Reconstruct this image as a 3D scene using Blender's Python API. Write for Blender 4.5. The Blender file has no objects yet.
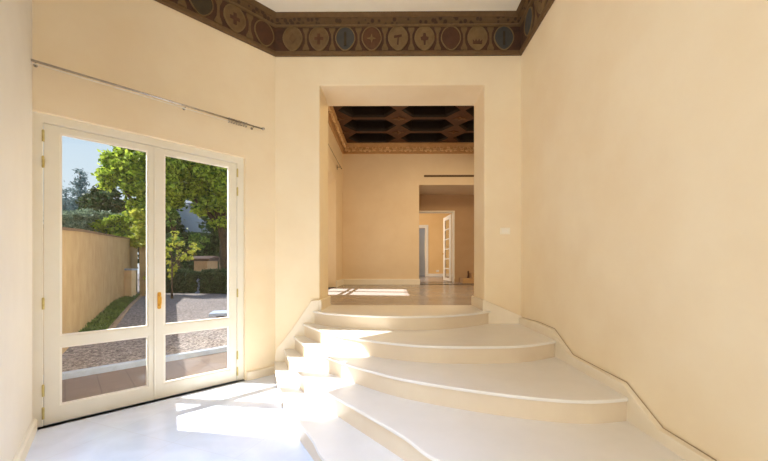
import bpy, math, random
from mathutils import Vector, Matrix
random.seed(7)
scene = bpy.context.scene
COL = scene.collection
PI = math.pi

# ------------------------------------------------------------------ survey of the place (metres)
F = 341.0; HC = 1.35; VH = 266.0
U0 = 391.5; YAW = math.atan(2.5 / F)     # optical axis lands at U0 (shifted lens)
CA, SA = math.cos(YAW), math.sin(YAW)
def c2w(x, d, z=0.0):
    x -= (U0 - 384) / F * d
    return Vector((x * CA - d * SA, d * CA + x * SA, z))
def G(u, v, z=0.0):
    """point at height z seen in direction u, v from the camera position"""
    d = F * (HC - z) / (v - VH)
    return c2w((u - 384) / F * d, d, z)
def D(u, d, z=0.0): return c2w((u - 384) / F * d, d, z)
def Zat(v, d): return HC + (VH - v) / F * d
def onX(u, v, X):
    k = (u - U0) / F
    d = X / (k * CA - SA)
    p = D(u, d); p.z = Zat(v, d); return p
def onY(u, v, Y):
    k = (u - U0) / F
    d = Y / (CA + k * SA)
    p = D(u, d); p.z = Zat(v, d); return p

def ratio(u):
    k = (u - U0) / F
    return (k * CA - SA) / (CA + k * SA)
P1 = c2w(-2.860, 2.877); P2 = c2w(-1.705, 4.038)
WD = (P2 - P1).normalized()               # along the garden wall side
WN = Vector((WD.y, -WD.x, 0))             # into the room
PHI = math.atan2(WD.y, WD.x)
CL = c2w(-2.914, 2.823)
def s_of_u(u, n=0.0):
    """distance along the garden wall (shifted n into the room) seen at column u"""
    q = D(u, 1.0); A = CL + WN * n
    return (A.y * q.x - A.x * q.y) / (WD.x * q.y - WD.y * q.x)
def W(s, n, z): return CL + WD * s + WN * n + Vector((0, 0, z))
WIN = 0.06            # wall face stands 6 cm in front of the door leaf face
YB = W(s_of_u(275.3, WIN), WIN, 0).y           # lower room back wall
XR = YB * ratio(521.3)      # right wall
XO0, XO1, ZO = YB * ratio(319.7), YB * ratio(484.3), onY(400, 85.3, YB).z   # big opening in the back wall
YI = XO0 / ratio(328.3)     # inner face of the thick back wall
H = onY(320, 310.3, YB).z; R = H / 5  # upper floor, riser
ZC = onY(400, 11.3, YB - .1).z        # lower ceiling
ZF = onY(400, 56.3, YB).z             # bottom of the painted frieze
XL2 = -1.54; YF2 = 10.2; ZC2 = 4.985     # upper room
sB = (YB - (CL + WN * WIN).y) / WD.y
CB = W(sB, WIN, 0)
CLi = W(s_of_u(32.3, WIN), WIN, 0)
ND = (c2w(0.72, -0.88)).normalized()
NL2 = CLi + ND * 1.9
# room outline, inner faces, clockwise from the door corner
ROOM = [CLi.copy(), CB.copy(), Vector((XR, YB, 0)), Vector((XR, -3.2, 0)), Vector((NL2.x, -3.2, 0)), NL2.copy()]

# ------------------------------------------------------------------ helpers
def setp(o, label=None, cat=None, group=None, kind=None):
    if label: o['label'] = label
    if cat: o['category'] = cat
    if group: o['group'] = group
    if kind: o['kind'] = kind
    return o

def empty(name, loc=(0, 0, 0), rz=0.0):
    o = bpy.data.objects.new(name, None); COL.objects.link(o)
    o.location = loc; o.rotation_euler = (0, 0, rz); o.empty_display_size = 0.1
    return o

class MB:
    def __init__(self): self.v = []; self.f = []
    def add(self, vs, fs):
        b = len(self.v); self.v += [tuple(p) for p in vs]; self.f += [tuple(i + b for i in q) for q in fs]; return self
    def box(self, x0, x1, y0, y1, z0, z1):
        vs = [(x0, y0, z0), (x1, y0, z0), (x1, y1, z0), (x0, y1, z0), (x0, y0, z1), (x1, y0, z1), (x1, y1, z1), (x0, y1, z1)]
        return self.add(vs, [(3, 2, 1, 0), (4, 5, 6, 7), (0, 1, 5, 4), (1, 2, 6, 5), (2, 3, 7, 6), (3, 0, 4, 7)])
    def prism(self, poly, z0, z1):
        """poly: list of (x,y), extruded vertically"""
        n = len(poly)
        ar = sum(poly[i][0] * poly[(i + 1) % n][1] - poly[(i + 1) % n][0] * poly[i][1] for i in range(n))
        if ar < 0: poly = poly[::-1]
        vs = [(p[0], p[1], z0) for p in poly] + [(p[0], p[1], z1) for p in poly]
        fs = [tuple(range(n))[::-1], tuple(range(n, 2 * n))] + [(i, (i + 1) % n, n + (i + 1) % n, n + i) for i in range(n)]
        return self.add(vs, fs)
    def plate(self, poly, axis, off):
        """poly: list of 3-d points in a plane, thickened by the vector off"""
        n = len(poly); off = Vector(off)
        vs = [Vector(p) for p in poly] + [Vector(p) + off for p in poly]
        fs = [tuple(range(n)), tuple(range(n, 2 * n))[::-1]] + [(i, n + i, n + (i + 1) % n, (i + 1) % n) for i in range(n)]
        return self.add(vs, fs)
    def tube(self, pts, r, n=10, cap=True):
        pts = [Vector(p) for p in pts]; m = len(pts)
        rs = r if isinstance(r, (list, tuple)) else [r] * m
        vs = []; up = None
        for i, p in enumerate(pts):
            t = (pts[min(i + 1, m - 1)] - pts[max(i - 1, 0)]).normalized()
            if up is None:
                up = Vector((0, 0, 1)) if abs(t.z) < .9 else Vector((1, 0, 0))
            a = t.cross(up).normalized(); b = a.cross(t).normalized(); up = b
            for k in range(n):
                an = 2 * PI * k / n
                vs.append(p + (a * math.cos(an) + b * math.sin(an)) * rs[i])
        fs = [(i * n + k, i * n + (k + 1) % n, (i + 1) * n + (k + 1) % n, (i + 1) * n + k) for i in range(m - 1) for k in range(n)]
        if cap: fs += [tuple(range(n))[::-1], tuple(range((m - 1) * n, m * n))]
        return self.add(vs, fs)
    def lathe(self, c, prof, n=16, axis='z'):
        c = Vector(c); vs = []; m = len(prof)
        for r, z in prof:
            for k in range(n):
                an = 2 * PI * k / n
                q = (r * math.cos(an), r * math.sin(an), z)
                if axis == 'y': q = (q[0], q[2], q[1])
                vs.append(c + Vector(q))
        fs = [(i * n + k, i * n + (k + 1) % n, (i + 1) * n + (k + 1) % n, (i + 1) * n + k) for i in range(m - 1) for k in range(n)]
        fs += [tuple(range(n))[::-1], tuple(range((m - 1) * n, m * n))]
        return self.add(vs, fs)
    def gridslab(self, xs, zs, holes, y0, y1):
        """slab in the x-z plane between y0 and y1, cells (i,j) in holes left open; shared vertices, one connected piece"""
        nx, nz = len(xs), len(zs)
        base = len(self.v)
        for y in (y0, y1):
            for x in xs:
                for z in zs: self.v.append((x, y, z))
        def vi(k, i, j): return base + k * nx * nz + i * nz + j
        solid = lambda i, j: 0 <= i < nx - 1 and 0 <= j < nz - 1 and (i, j) not in holes
        for i in range(nx - 1):
            for j in range(nz - 1):
                if not solid(i, j): continue
                self.f.append((vi(0, i, j), vi(0, i + 1, j), vi(0, i + 1, j + 1), vi(0, i, j + 1)))
                self.f.append((vi(1, i, j), vi(1, i, j + 1), vi(1, i + 1, j + 1), vi(1, i + 1, j)))
                if not solid(i - 1, j): self.f.append((vi(0, i, j), vi(0, i, j + 1), vi(1, i, j + 1), vi(1, i, j)))
                if not solid(i + 1, j): self.f.append((vi(0, i + 1, j), vi(1, i + 1, j), vi(1, i + 1, j + 1), vi(0, i + 1, j + 1)))
                if not solid(i, j - 1): self.f.append((vi(0, i, j), vi(1, i, j), vi(1, i + 1, j), vi(0, i + 1, j)))
                if not solid(i, j + 1): self.f.append((vi(0, i, j + 1), vi(0, i + 1, j + 1), vi(1, i + 1, j + 1), vi(1, i, j + 1)))
        return self
    def build(self, name, mat, parent=None, smooth=False, bevel=0.0, kind=None, segs=2):
        me = bpy.data.meshes.new(name); me.from_pydata(self.v, [], self.f); me.update()
        used = set(i for q in self.f for i in q)
        import bmesh
        bm = bmesh.new(); bm.from_mesh(me)
        loose = [v for v in bm.verts if not v.link_faces]
        if loose: bmesh.ops.delete(bm, geom=loose, context='VERTS')
        if len(bm.faces) < 20000: bmesh.ops.recalc_face_normals(bm, faces=bm.faces)
        bm.to_mesh(me); bm.free()
        o = bpy.data.objects.new(name, me); COL.objects.link(o)
        me.materials.append(mat)
        if smooth:
            for p in me.polygons: p.use_smooth = True
        if bevel > 0:
            b = o.modifiers.new('bevel', 'BEVEL'); b.width = bevel; b.segments = segs; b.limit_method = 'ANGLE'; b.angle_limit = math.radians(40)
        if parent is not None: o.parent = parent
        if kind: o['kind'] = kind
        return o

def srgb(r, g, b):
    f = lambda c: (c / 255 / 12.92) if c / 255 <= .04045 else ((c / 255 + .055) / 1.055) ** 2.4
    return (f(r), f(g), f(b), 1)

def mat(name, col, rough=.5, col2=None, scale=3.0, detail=4, bump=0.0, bscale=None, metal=0.0, spec=.5, contrast=(.35, .65), stretch=None):
    m = bpy.data.materials.new(name); m.use_nodes = True
    nt = m.node_tree; p = nt.nodes['Principled BSDF']
    p.inputs['Base Color'].default_value = col; p.inputs['Roughness'].default_value = rough
    p.inputs['Metallic'].default_value = metal; p.inputs['Specular IOR Level'].default_value = spec
    tc = nt.nodes.new('ShaderNodeTexCoord'); vec = tc.outputs['Object']
    if stretch:
        mp = nt.nodes.new('ShaderNodeMapping'); mp.inputs['Scale'].default_value = stretch
        nt.links.new(vec, mp.inputs['Vector']); vec = mp.outputs['Vector']
    if col2:
        n = nt.nodes.new('ShaderNodeTexNoise'); n.inputs['Scale'].default_value = scale; n.inputs['Detail'].default_value = detail
        n.inputs['Roughness'].default_value = .6
        r = nt.nodes.new('ShaderNodeValToRGB'); r.color_ramp.elements[0].position = contrast[0]; r.color_ramp.elements[1].position = contrast[1]
        r.color_ramp.elements[0].color = col; r.color_ramp.elements[1].color = col2
        nt.links.new(vec, n.inputs['Vector']); nt.links.new(n.outputs['Fac'], r.inputs['Fac']); nt.links.new(r.outputs['Color'], p.inputs['Base Color'])
    if bump:
        n2 = nt.nodes.new('ShaderNodeTexNoise'); n2.inputs['Scale'].default_value = bscale or scale * 8; n2.inputs['Detail'].default_value = 5
        b = nt.nodes.new('ShaderNodeBump'); b.inputs['Strength'].default_value = bump; b.inputs['Distance'].default_value = .01
        nt.links.new(vec, n2.inputs['Vector']); nt.links.new(n2.outputs['Fac'], b.inputs['Height']); nt.links.new(b.outputs['Normal'], p.inputs['Normal'])
    return m

def tile_mat(name, c1, c2, grout, w, h, rough, offset=.5, mortar=.004, rot=0.0, noise=6.0):
    """stone or wood tiles: brick texture in the object's x-y plane with veined colour"""
    m = bpy.data.materials.new(name); m.use_nodes = True
    nt = m.node_tree; p = nt.nodes['Principled BSDF']; p.inputs['Roughness'].default_value = rough
    tc = nt.nodes.new('ShaderNodeTexCoord'); mp = nt.nodes.new('ShaderNodeMapping'); mp.inputs['Rotation'].default_value = (0, 0, rot)
    nt.links.new(tc.outputs['Object'], mp.inputs['Vector'])
    br = nt.nodes.new('ShaderNodeTexBrick'); br.offset = offset
    for k, val in (('Color1', c1), ('Color2', c2), ('Mortar', grout), ('Scale', 1.0), ('Mortar Size', mortar), ('Brick Width', w), ('Row Height', h), ('Mortar Smooth', .2)):
        br.inputs[k].default_value = val
    nt.links.new(mp.outputs['Vector'], br.inputs['Vector'])
    n = nt.nodes.new('ShaderNodeTexNoise'); n.inputs['Scale'].default_value = noise; n.inputs['Detail'].default_value = 6; n.inputs['Distortion'].default_value = .8
    nt.links.new(mp.outputs['Vector'], n.inputs['Vector'])
    mr = nt.nodes.new('ShaderNodeMapRange'); mr.inputs['From Min'].default_value = .3; mr.inputs['From Max'].default_value = .7
    mr.inputs['To Min'].default_value = .9; mr.inputs['To Max'].default_value = 1.05
    nt.links.new(n.outputs['Fac'], mr.inputs['Value'])
    mx = nt.nodes.new('ShaderNodeMixRGB'); mx.blend_type = 'MULTIPLY'; mx.inputs['Fac'].default_value = 1
    nt.links.new(br.outputs['Color'], mx.inputs['Color1']); nt.links.new(mr.outputs['Result'], mx.inputs['Color2'])
    nt.links.new(mx.outputs['Color'], p.inputs['Base Color'])
    return m

def leaf_mat(name, dark, light, trans=.45):
    m = bpy.data.materials.new(name); m.use_nodes = True
    nt = m.node_tree; p = nt.nodes['Principled BSDF']; out = nt.nodes['Material Output']
    p.inputs['Roughness'].default_value = .55; p.inputs['Specular IOR Level'].default_value = .3
    g = nt.nodes.new('ShaderNodeNewGeometry'); r = nt.nodes.new('ShaderNodeValToRGB')
    r.color_ramp.elements[0].color = dark; r.color_ramp.elements[1].color = light
    nt.links.new(g.outputs['Random Per Island'], r.inputs['Fac'])
    nt.links.new(r.outputs['Color'], p.inputs['Base Color'])
    t = nt.nodes.new('ShaderNodeBsdfTranslucent'); nt.links.new(r.outputs['Color'], t.inputs['Color'])
    mx = nt.nodes.new('ShaderNodeMixShader'); mx.inputs['Fac'].default_value = trans
    nt.links.new(p.outputs['BSDF'], mx.inputs[1]); nt.links.new(t.outputs['BSDF'], mx.inputs[2]); nt.links.new(mx.outputs['Shader'], out.inputs['Surface'])
    return m

def glass_mat():
    m = bpy.data.materials.new('window_glass'); m.use_nodes = True
    nt = m.node_tree; out = nt.nodes['Material Output']; nt.nodes.remove(nt.nodes['Principled BSDF'])
    t = nt.nodes.new('ShaderNodeBsdfTransparent'); t.inputs['Color'].default_value = (.97, .985, .98, 1)
    g = nt.nodes.new('ShaderNodeBsdfGlossy'); g.inputs['Roughness'].default_value = .02
    lw = nt.nodes.new('ShaderNodeLayerWeight'); lw.inputs['Blend'].default_value = .5
    pw = nt.nodes.new('ShaderNodeMath'); pw.operation = 'POWER'; pw.inputs[1].default_value = 4
    fr = nt.nodes.new('ShaderNodeMapRange'); fr.inputs['To Min'].default_value = .025; fr.inputs['To Max'].default_value = .6
    nt.links.new(lw.outputs['Facing'], pw.inputs[0]); nt.links.new(pw.outputs[0], fr.inputs['Value'])
    mx = nt.nodes.new('ShaderNodeMixShader')
    nt.links.new(fr.outputs['Result'], mx.inputs['Fac']); nt.links.new(t.outputs['BSDF'], mx.inputs[1]); nt.links.new(g.outputs['BSDF'], mx.inputs[2])
    nt.links.new(mx.outputs['Shader'], out.inputs['Surface'])
    return m

M = {}
M['plaster'] = mat('cream_plaster', srgb(233, 215, 183), .9, srgb(238, 223, 194), 1.3, 5, .05, 60)
M['plaster_cool_lit'] = mat('cool_lit_plaster', srgb(217, 212, 203), .9, srgb(223, 219, 210), 1.3, 5, .05, 60)  # cool light on the near walls is put into this plaster colour
M['ceiling'] = mat('ceiling_paint', srgb(243, 235, 217), .9, srgb(246, 239, 223), 2)
M['upper_plaster'] = mat('upper_room_plaster', srgb(228, 208, 180), .9, srgb(234, 216, 190), 1.1, 5, .05, 60)
M['yellow_plaster'] = mat('yellow_plaster', srgb(238, 200, 140), .9, srgb(242, 207, 150), 1.1, 5, .04, 60)
M['marble'] = tile_mat('white_marble_tiles', srgb(218, 225, 241), srgb(222, 229, 244), srgb(212, 217, 229), .62, .62, .12, 0.0, .003, math.radians(20), 3)
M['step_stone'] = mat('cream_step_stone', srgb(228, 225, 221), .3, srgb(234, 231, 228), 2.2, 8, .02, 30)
M['riser_shaded'] = mat('cream_stone_shaded', srgb(216, 200, 178), .4, srgb(222, 208, 186), 2.2, 8, .02, 30)  # step stone toned tanner and darker, the risers' shade painted in
M['skirt'] = mat('skirting_stone', srgb(229, 217, 195), .45, srgb(235, 224, 204), 3, 6)
M['edge_shade'] = mat('skirting_edge_shade', srgb(172, 152, 124), .7)
M['paint'] = mat('cream_gloss_paint', srgb(231, 226, 211), .35, srgb(234, 230, 216), 4)
M['brass'] = mat('polished_brass', srgb(232, 184, 84), .35, srgb(214, 160, 60), 30, metal=.4)
M['pale_brass'] = mat('dull_pale_brass', srgb(206, 190, 128), .45, srgb(186, 168, 104), 30, metal=.4)
M['chrome'] = mat('rod_steel', srgb(205, 200, 195), .25, srgb(180, 175, 170), 20, metal=1.0)
M['dark_metal'] = mat('dark_metal', srgb(90, 80, 72), .4, srgb(70, 62, 56), 20, metal=.6)
M['glass'] = glass_mat()
M['fr_base'] = mat('frieze_umber', srgb(94, 69, 39), .8, srgb(106, 79, 47), 14, 6)
M['fr_maroon'] = mat('frieze_maroon', srgb(62, 39, 22), .8, srgb(80, 48, 27), 12, 6)
M['fr_tan'] = mat('frieze_tan', srgb(114, 88, 54), .8, srgb(98, 74, 44), 14, 6)
M['fr_pale'] = mat('frieze_pale', srgb(120, 95, 60), .8, srgb(106, 82, 50), 14, 6)
M['fr_blue'] = mat('frieze_slate_blue', srgb(58, 57, 56), .8, srgb(70, 67, 62), 12, 6)
M['fr_rust'] = mat('frieze_rust', srgb(94, 60, 32), .8, srgb(80, 48, 25), 12, 6)
M['fr_brown'] = mat('frieze_brown', srgb(70, 42, 22), .8, srgb(82, 50, 28), 12, 6)
M['fr_olive'] = mat('frieze_olive', srgb(52, 42, 24), .8, srgb(64, 52, 32), 12, 6)
M['fr_cream'] = mat('frieze_cream_line', srgb(124, 100, 64), .8, srgb(110, 86, 52), 14)
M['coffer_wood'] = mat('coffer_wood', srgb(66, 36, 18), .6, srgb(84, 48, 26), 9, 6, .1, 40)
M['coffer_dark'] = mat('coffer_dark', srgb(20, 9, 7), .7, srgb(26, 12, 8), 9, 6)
M['coffer_side'] = mat('coffer_side', srgb(70, 34, 18), .6, srgb(84, 42, 24), 9)
M['gilt'] = mat('faded_gilt', srgb(112, 78, 46), .55, srgb(92, 62, 36), 16)
M['stucco'] = mat('cornice_stucco', srgb(226, 194, 148), .85, srgb(234, 204, 160), 8, 6, .1, 40)
M['parquet'] = tile_mat('brown_parquet', srgb(146, 138, 136), srgb(162, 154, 152), srgb(112, 104, 102), .6, .12, .22, .5, .003, 0, 9)
M['white'] = mat('white_paint', srgb(240, 234, 222), .4, srgb(243, 238, 228), 5)
M['switch'] = mat('switch_plastic', srgb(240, 232, 214), .35, srgb(243, 236, 220), 8)
M['slot'] = mat('vent_brown', srgb(104, 80, 56), .8, srgb(92, 70, 48), 8)
M['grey_room'] = mat('grey_blue_wall', srgb(196, 192, 186), .9, srgb(202, 198, 192), 2)
M['gravel'] = mat('grey_gravel', srgb(80, 71, 69), .95, srgb(176, 164, 160), 26, 8, 1.0, 40, contrast=(.38, .62))
M['terrace'] = tile_mat('terrace_tiles', srgb(122, 106, 97), srgb(127, 110, 101), srgb(108, 93, 85), .3, .3, .7, 0, .006, 0.8, 5)
M['kerb'] = mat('white_kerb_stone', srgb(180, 194, 220), .7, srgb(168, 181, 204), 9, 6, .1, 60)
M['tan_wall'] = mat('tan_render', srgb(196, 168, 124), .95, srgb(182, 152, 108), 2.2, 7, .2, 50)
M['coping'] = mat('weathered_coping', srgb(140, 112, 84), .95, srgb(108, 84, 62), 10, 6, .3, 40)
M['soil'] = mat('bed_soil', srgb(92, 74, 56), 1, srgb(120, 100, 76), 9, 7, .6, 40)
M['bark'] = mat('tree_bark', srgb(96, 78, 60), .95, srgb(62, 50, 40), 9, 6, .6, 30, stretch=(3, 3, .6))
M['leaf_bright'] = leaf_mat('bright_leaves', srgb(52, 96, 12), srgb(224, 240, 92), .5)
M['leaf_mid'] = leaf_mat('mid_green_leaves', srgb(66, 104, 36), srgb(176, 206, 104), .45)
M['leaf_conifer'] = leaf_mat('conifer_needles', srgb(80, 108, 112), srgb(132, 160, 160), .2)
M['leaf_olive'] = leaf_mat('silver_green_leaves', srgb(92, 114, 92), srgb(176, 192, 160), .25)
M['leaf_dark'] = leaf_mat('dark_hedge_leaves', srgb(38, 58, 32), srgb(84, 110, 60), .2)
M['leaf_box'] = leaf_mat('box_hedge_leaves', srgb(40, 62, 34), srgb(96, 118, 76), .25)
M['leaf_yellow'] = leaf_mat('yellow_green_leaves', srgb(146, 160, 40), srgb(228, 224, 100), .5)
M['grass'] = leaf_mat('bed_grass', srgb(60, 86, 36), srgb(124, 150, 70), .35)
M['house_white'] = mat('pale_house_render', srgb(206, 212, 222), .9, srgb(214, 218, 226), 2)
M['roof_tile'] = mat('grey_roof', srgb(140, 142, 148), .9, srgb(120, 122, 128), 12, 6, .4, 20)
M['beige_render'] = mat('beige_render', srgb(205, 170, 128), .9, srgb(190, 156, 116), 2)
M['shutter'] = mat('window_shutter', srgb(96, 104, 108), .6, srgb(84, 92, 96), 6)
M['step_block'] = mat('sandstone_step', srgb(196, 160, 116), .7, srgb(182, 146, 104), 6)
M['dark_wood'] = mat('dark_wood', srgb(92, 60, 38), .5, srgb(76, 48, 30), 8)

def struct(o, label=None):
    o['kind'] = 'structure'
    if label: o['label'] = label
    return o

# ------------------------------------------------------------------ lower room shell
poly = [(p.x, p.y) for p in ROOM]
fl_poly = [(c.x, c.y) for c in (W(-.3, -.05, 0), W(sB + .3, -.05, 0), Vector((XR + .1, YB + .1, 0)), Vector((XR + .1, -3.3, 0)), Vector((NL2.x - .1, -3.3, 0)), NL2 + Vector((-.1, 0, 0)))]
struct(MB().prism(fl_poly, -.12, 0).build('floor', M['marble']), 'white marble tiled floor of the lower room')
cp = [(c.x, c.y) for c in (W(-.3, -.15, 0), W(sB + .1, -.15, 0), Vector((CB.x, YB + .3, 0)), Vector((XR + .2, YB + .3, 0)), Vector((XR + .2, -3.4, 0)), Vector((NL2.x - .2, -3.4, 0)), NL2 + Vector((-.2, 0, 0)))]
struct(MB().prism(cp, ZC, ZC + .2).build('ceiling', M['ceiling']), 'plain cream ceiling of the lower room')

# the angled wall with the garden door: local x along the wall, local y outwards
sL, sR = s_of_u(43.5), s_of_u(236.8)
fw = .075
hL, hR = sL - fw, s_of_u(245.4, WIN)
hw = W(s_of_u(244, WIN), WIN, 0); hZ = Zat(157.3, hw.y * CA - hw.x * SA)
wl = MB().gridslab([-.25, hL, hR, sB + .25], [-.12, 0, hZ, ZC + .1], {(1, 1)}, -WIN, .13).build('wall_left', M['plaster'])
wl.location = CL; wl.rotation_euler = (0, 0, PHI); struct(wl)
# near left wall
nl = NL2 - CLi; nlen = nl.length
o = MB().box(0, nlen, -.2, 0, -.12, ZC + .1).build('wall_near_left', M['plaster_cool_lit'])
o.location = CLi; o.rotation_euler = (0, 0, math.atan2(nl.y, nl.x)); struct(o)
struct(MB().box(NL2.x - .2, NL2.x, -3.4, NL2.y + .05, -.12, ZC + .1).build('wall_side', M['plaster_cool_lit']))
struct(MB().box(NL2.x - .2, XR + .2, -3.4, -3.2, -.12, ZC + .1).build('wall_rear', M['plaster_cool_lit']))
struct(MB().box(XR, XR + .25, -3.4, YB + .05, -.12, ZC + .1).build('wall_right', M['plaster']))
# thick back wall with the big opening (floor level of the opening = upper floor)
struct(MB().gridslab([-2.05, XO0, XO1, 4.2], [-.12, H - .04, ZO, ZC2 + .3], {(1, 1)}, YB, YI).build('wall_back', M['plaster'], bevel=.012))

# ------------------------------------------------------------------ skirtings
def base_run(name, a, b, n, z0, h, t, m=M['skirt']):
    """skirting from a to b, standing t out along n, with a small rounded top"""
    a = Vector(a); b = Vector(b); n = Vector(n)
    prof = [(0, 0), (t, 0), (t, h - .012), (t * .55, h), (0, h)]
    vs = []
    for p in (a, b):
        for q, z in prof: vs.append((p.x + n.x * q, p.y + n.y * q, z0 + z))
    k = len(prof)
    fs = [tuple(range(k)), tuple(range(k, 2 * k))[::-1]] + [(i, k + i, k + (i + 1) % k, (i + 1) % k) for i in range(k)]
    return struct(MB().add(vs, fs).build(name, m))
base_run('baseboard_left', W(hR + .012, WIN, 0), CB, WN, 0, .1, .028)
nn = Vector((nl.y, -nl.x, 0)).normalized()
nn = nn if nn.dot(-CLi) > 0 else -nn
base_run('baseboard_near_left', CLi, NL2, nn, 0, .1, .028, mat('pale_skirting', srgb(222, 214, 198), .5, srgb(228, 221, 206), 3, 6))

# ------------------------------------------------------------------ staircase
def catmull(pts, n=8):
    out = []; m = len(pts)
    for i in range(m - 1):
        p0 = pts[max(i - 1, 0)]; p1 = pts[i]; p2 = pts[i + 1]; p3 = pts[min(i + 2, m - 1)]
        for k in range(n):
            t = k / n
            out.append(0.5 * ((2 * p1) + (p2 - p0) * t + (2 * p0 - 5 * p1 + 4 * p2 - p3) * t * t + (3 * p1 - p0 - 3 * p2 + p3) * t ** 3))
    out.append(pts[-1]); return out
SK = .045   # skirting thickness along the stair
def flat(p): return Vector((p.x, p.y, 0))
YS = YB - .02; XS = XR - .02
def endL(u): q = onY(u, 300, YB - SK); return Vector((q.x, YS, 0))
curves = []
zs = [R * (k + 1) for k in range(5)]
E = [endL(272.5 + 1.2)] + [flat(G(u, v, zs[0])) for u, v in ((275.5, 373), (281, 391), (294, 414.7), (312, 439), (326, 461))] + [c2w(.02, 1.68), c2w(.55, 1.27), c2w(1.1, .98), Vector((XS, .78, 0))]
Dn = [endL(283)] + [flat(G(u, v, zs[1])) for u, v in ((289, 359.5), (303, 377), (344, 401.5), (400, 434), (441, 461))] + [c2w(.75, 1.55), Vector((XS, 1.36, 0))]
Cn = [endL(292.4)] + [flat(G(u, v, zs[2])) for u, v in ((304, 344.5), (325, 356), (381, 373.5), (437, 384.5), (520, 395.8), (585, 400.5))] + [flat(onX(627.7, 401.5, XR - SK)) ]
Bn = [endL(301.5)] + [flat(G(u, v, zs[3])) for u, v in ((320, 330), (344, 336), (400, 343.6), (455, 346.3), (520, 345.5))] + [flat(onX(555.3, 342.3, XR - SK))]
An = [endL(311)] + [flat(G(u, v, zs[4])) for u, v in ((327, 313), (360, 315), (400, 316.2), (440, 315.6), (471, 313.4))] + [endL(493)]
for c in (Cn, Bn): c[-1].x = XS
nos = [catmull(c) for c in (E, Dn, Cn, Bn, An)]
def inset(c, d):
    """shift a nosing line back towards the upper room by d, ends kept on the walls"""
    out = []
    m = len(c)
    for i, p in enumerate(c):
        t = (c[min(i + 1, m - 1)] - c[max(i - 1, 0)]).normalized()
        n = Vector((-t.y, t.x, 0))
        out.append(p + n * d)
    return out
stairs = empty('staircase', (0, 3.2, 0))
setp(stairs, 'fan of five wide curved cream stone steps rising to the upper room', 'staircase')
off = Vector((0, 3.2, 0))
TH = .024; NO = .016
for k in range(5):
    c = nos[k]
    if k < 4:
        nxt = inset(nos[k + 1], .07)
        back = nxt[::-1]
        extra = []
        if k >= 0 and True:
            extra = []
        outline = c + ([Vector((XS, nxt[-1].y, 0))] if k < 3 else [Vector((XS, YS, 0))]) + (back if k < 3 else back)
        if k == 3: outline = c + [Vector((XS, YS, 0))] + [Vector((nxt[-1].x, YS, 0))] + back[1:]
    else:
        outline = c + [Vector((XO1 + .03, YS, 0)), Vector((XO1 + .03, YB + .02, 0)), Vector((XO1 - .001, YB + .02, 0)), Vector((XO1 - .001, YI + .03, 0)), Vector((XO0 + .001, YI + .03, 0)), Vector((XO0 + .001, YB + .02, 0)), Vector((XO0 - .03, YB + .02, 0))]
        outline = c + [Vector((XO1 - .001, YS, 0)), Vector((XO1 - .001, YI + .03, 0)), Vector((XO0 + .001, YI + .03, 0)), Vector((XO0 + .001, YS, 0))]
    pl = [(p.x, p.y - 3.2) for p in outline]
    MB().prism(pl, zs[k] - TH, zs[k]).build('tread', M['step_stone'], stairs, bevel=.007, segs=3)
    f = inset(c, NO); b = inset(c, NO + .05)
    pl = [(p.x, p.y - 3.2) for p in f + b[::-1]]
    MB().prism(pl, zs[k] - R + (0.0), zs[k] - TH).build('riser', M['riser_shaded'], stairs)

# skirting stepping up beside the stairs (left run on the back wall, right run on the right wall)
def skirt_poly(name, pts, thick, m=M['skirt']):
    return struct(MB().plate(pts, None, thick).build(name, m, bevel=.006))
pts = [onY(u, v, YB - SK) for u, v in ((271.2, 356), (277, 347.5), (283, 341), (292.4, 328.5), (301.5, 315.5), (308.5, 305), (311.5, 300.5))] + [Vector((XO0, YB - SK, H + .13))]
lowl = [Vector((p.x, p.y, max(0, p.z - .45))) for p in pts][::-1]
pts[0].x = max(pts[0].x, CB.x + .01)
lo = [Vector((XO0, YB - SK, H - .1)), Vector((pts[0].x, YB - SK, 0))]
skirt_poly('baseboard_back_left', pts + lo, (0, SK, 0))
right_top = [(522, 317.5), (540, 322.5), (555, 329), (573.6, 355), (627, 382.6), (663.8, 428.5), (716, 460.6)]
pr = [onX(u, v, XR - .004) for u, v in right_top]
for q_ in pr: q_.x = XR - SK
pr[0].y = YB - .0
last = pr[-1]
pr += [Vector((XR - SK, last.y - .28, last.z - .22)), Vector((XR - SK, last.y - .75, last.z - .33)), Vector((XR - SK, .6, .1)), Vector((XR - SK, -3.2, .1))]
poly_r = pr + [Vector((XR - SK, -3.2, 0)), Vector((XR - SK, YB, 0))]
rs = skirt_poly('baseboard_right', poly_r, (SK, 0, 0))
# thin tan tube painting in the shade line where the skirting meets the plaster
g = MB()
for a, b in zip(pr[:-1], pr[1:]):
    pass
edge_sh = MB().tube([Vector((XR - .006, p.y, p.z + .002)) for p in pr], .0035, 6).build('edge_shade', M['edge_shade'], rs)
prb = [onY(u, v, YB - SK) for u, v in ((486, 300.5), (500, 306.5), (521, 316.5))]
prb[0].x = XO1; prb[-1].x = XR - .001
skirt_poly('baseboard_back_right', prb + [Vector((XR - .001, YB - SK, .3)), Vector((XO1, YB - SK, .3))], (0, SK, 0))
# plinths in the jambs of the opening
for nm, xa, sg in (('trim_2', XO0, 1), ('trim_3', XO1, -1)):
    base_run(nm, (xa, YB - SK, 0), (xa, YI + .02, 0), (sg, 0, 0), H, .135, .03)

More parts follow.
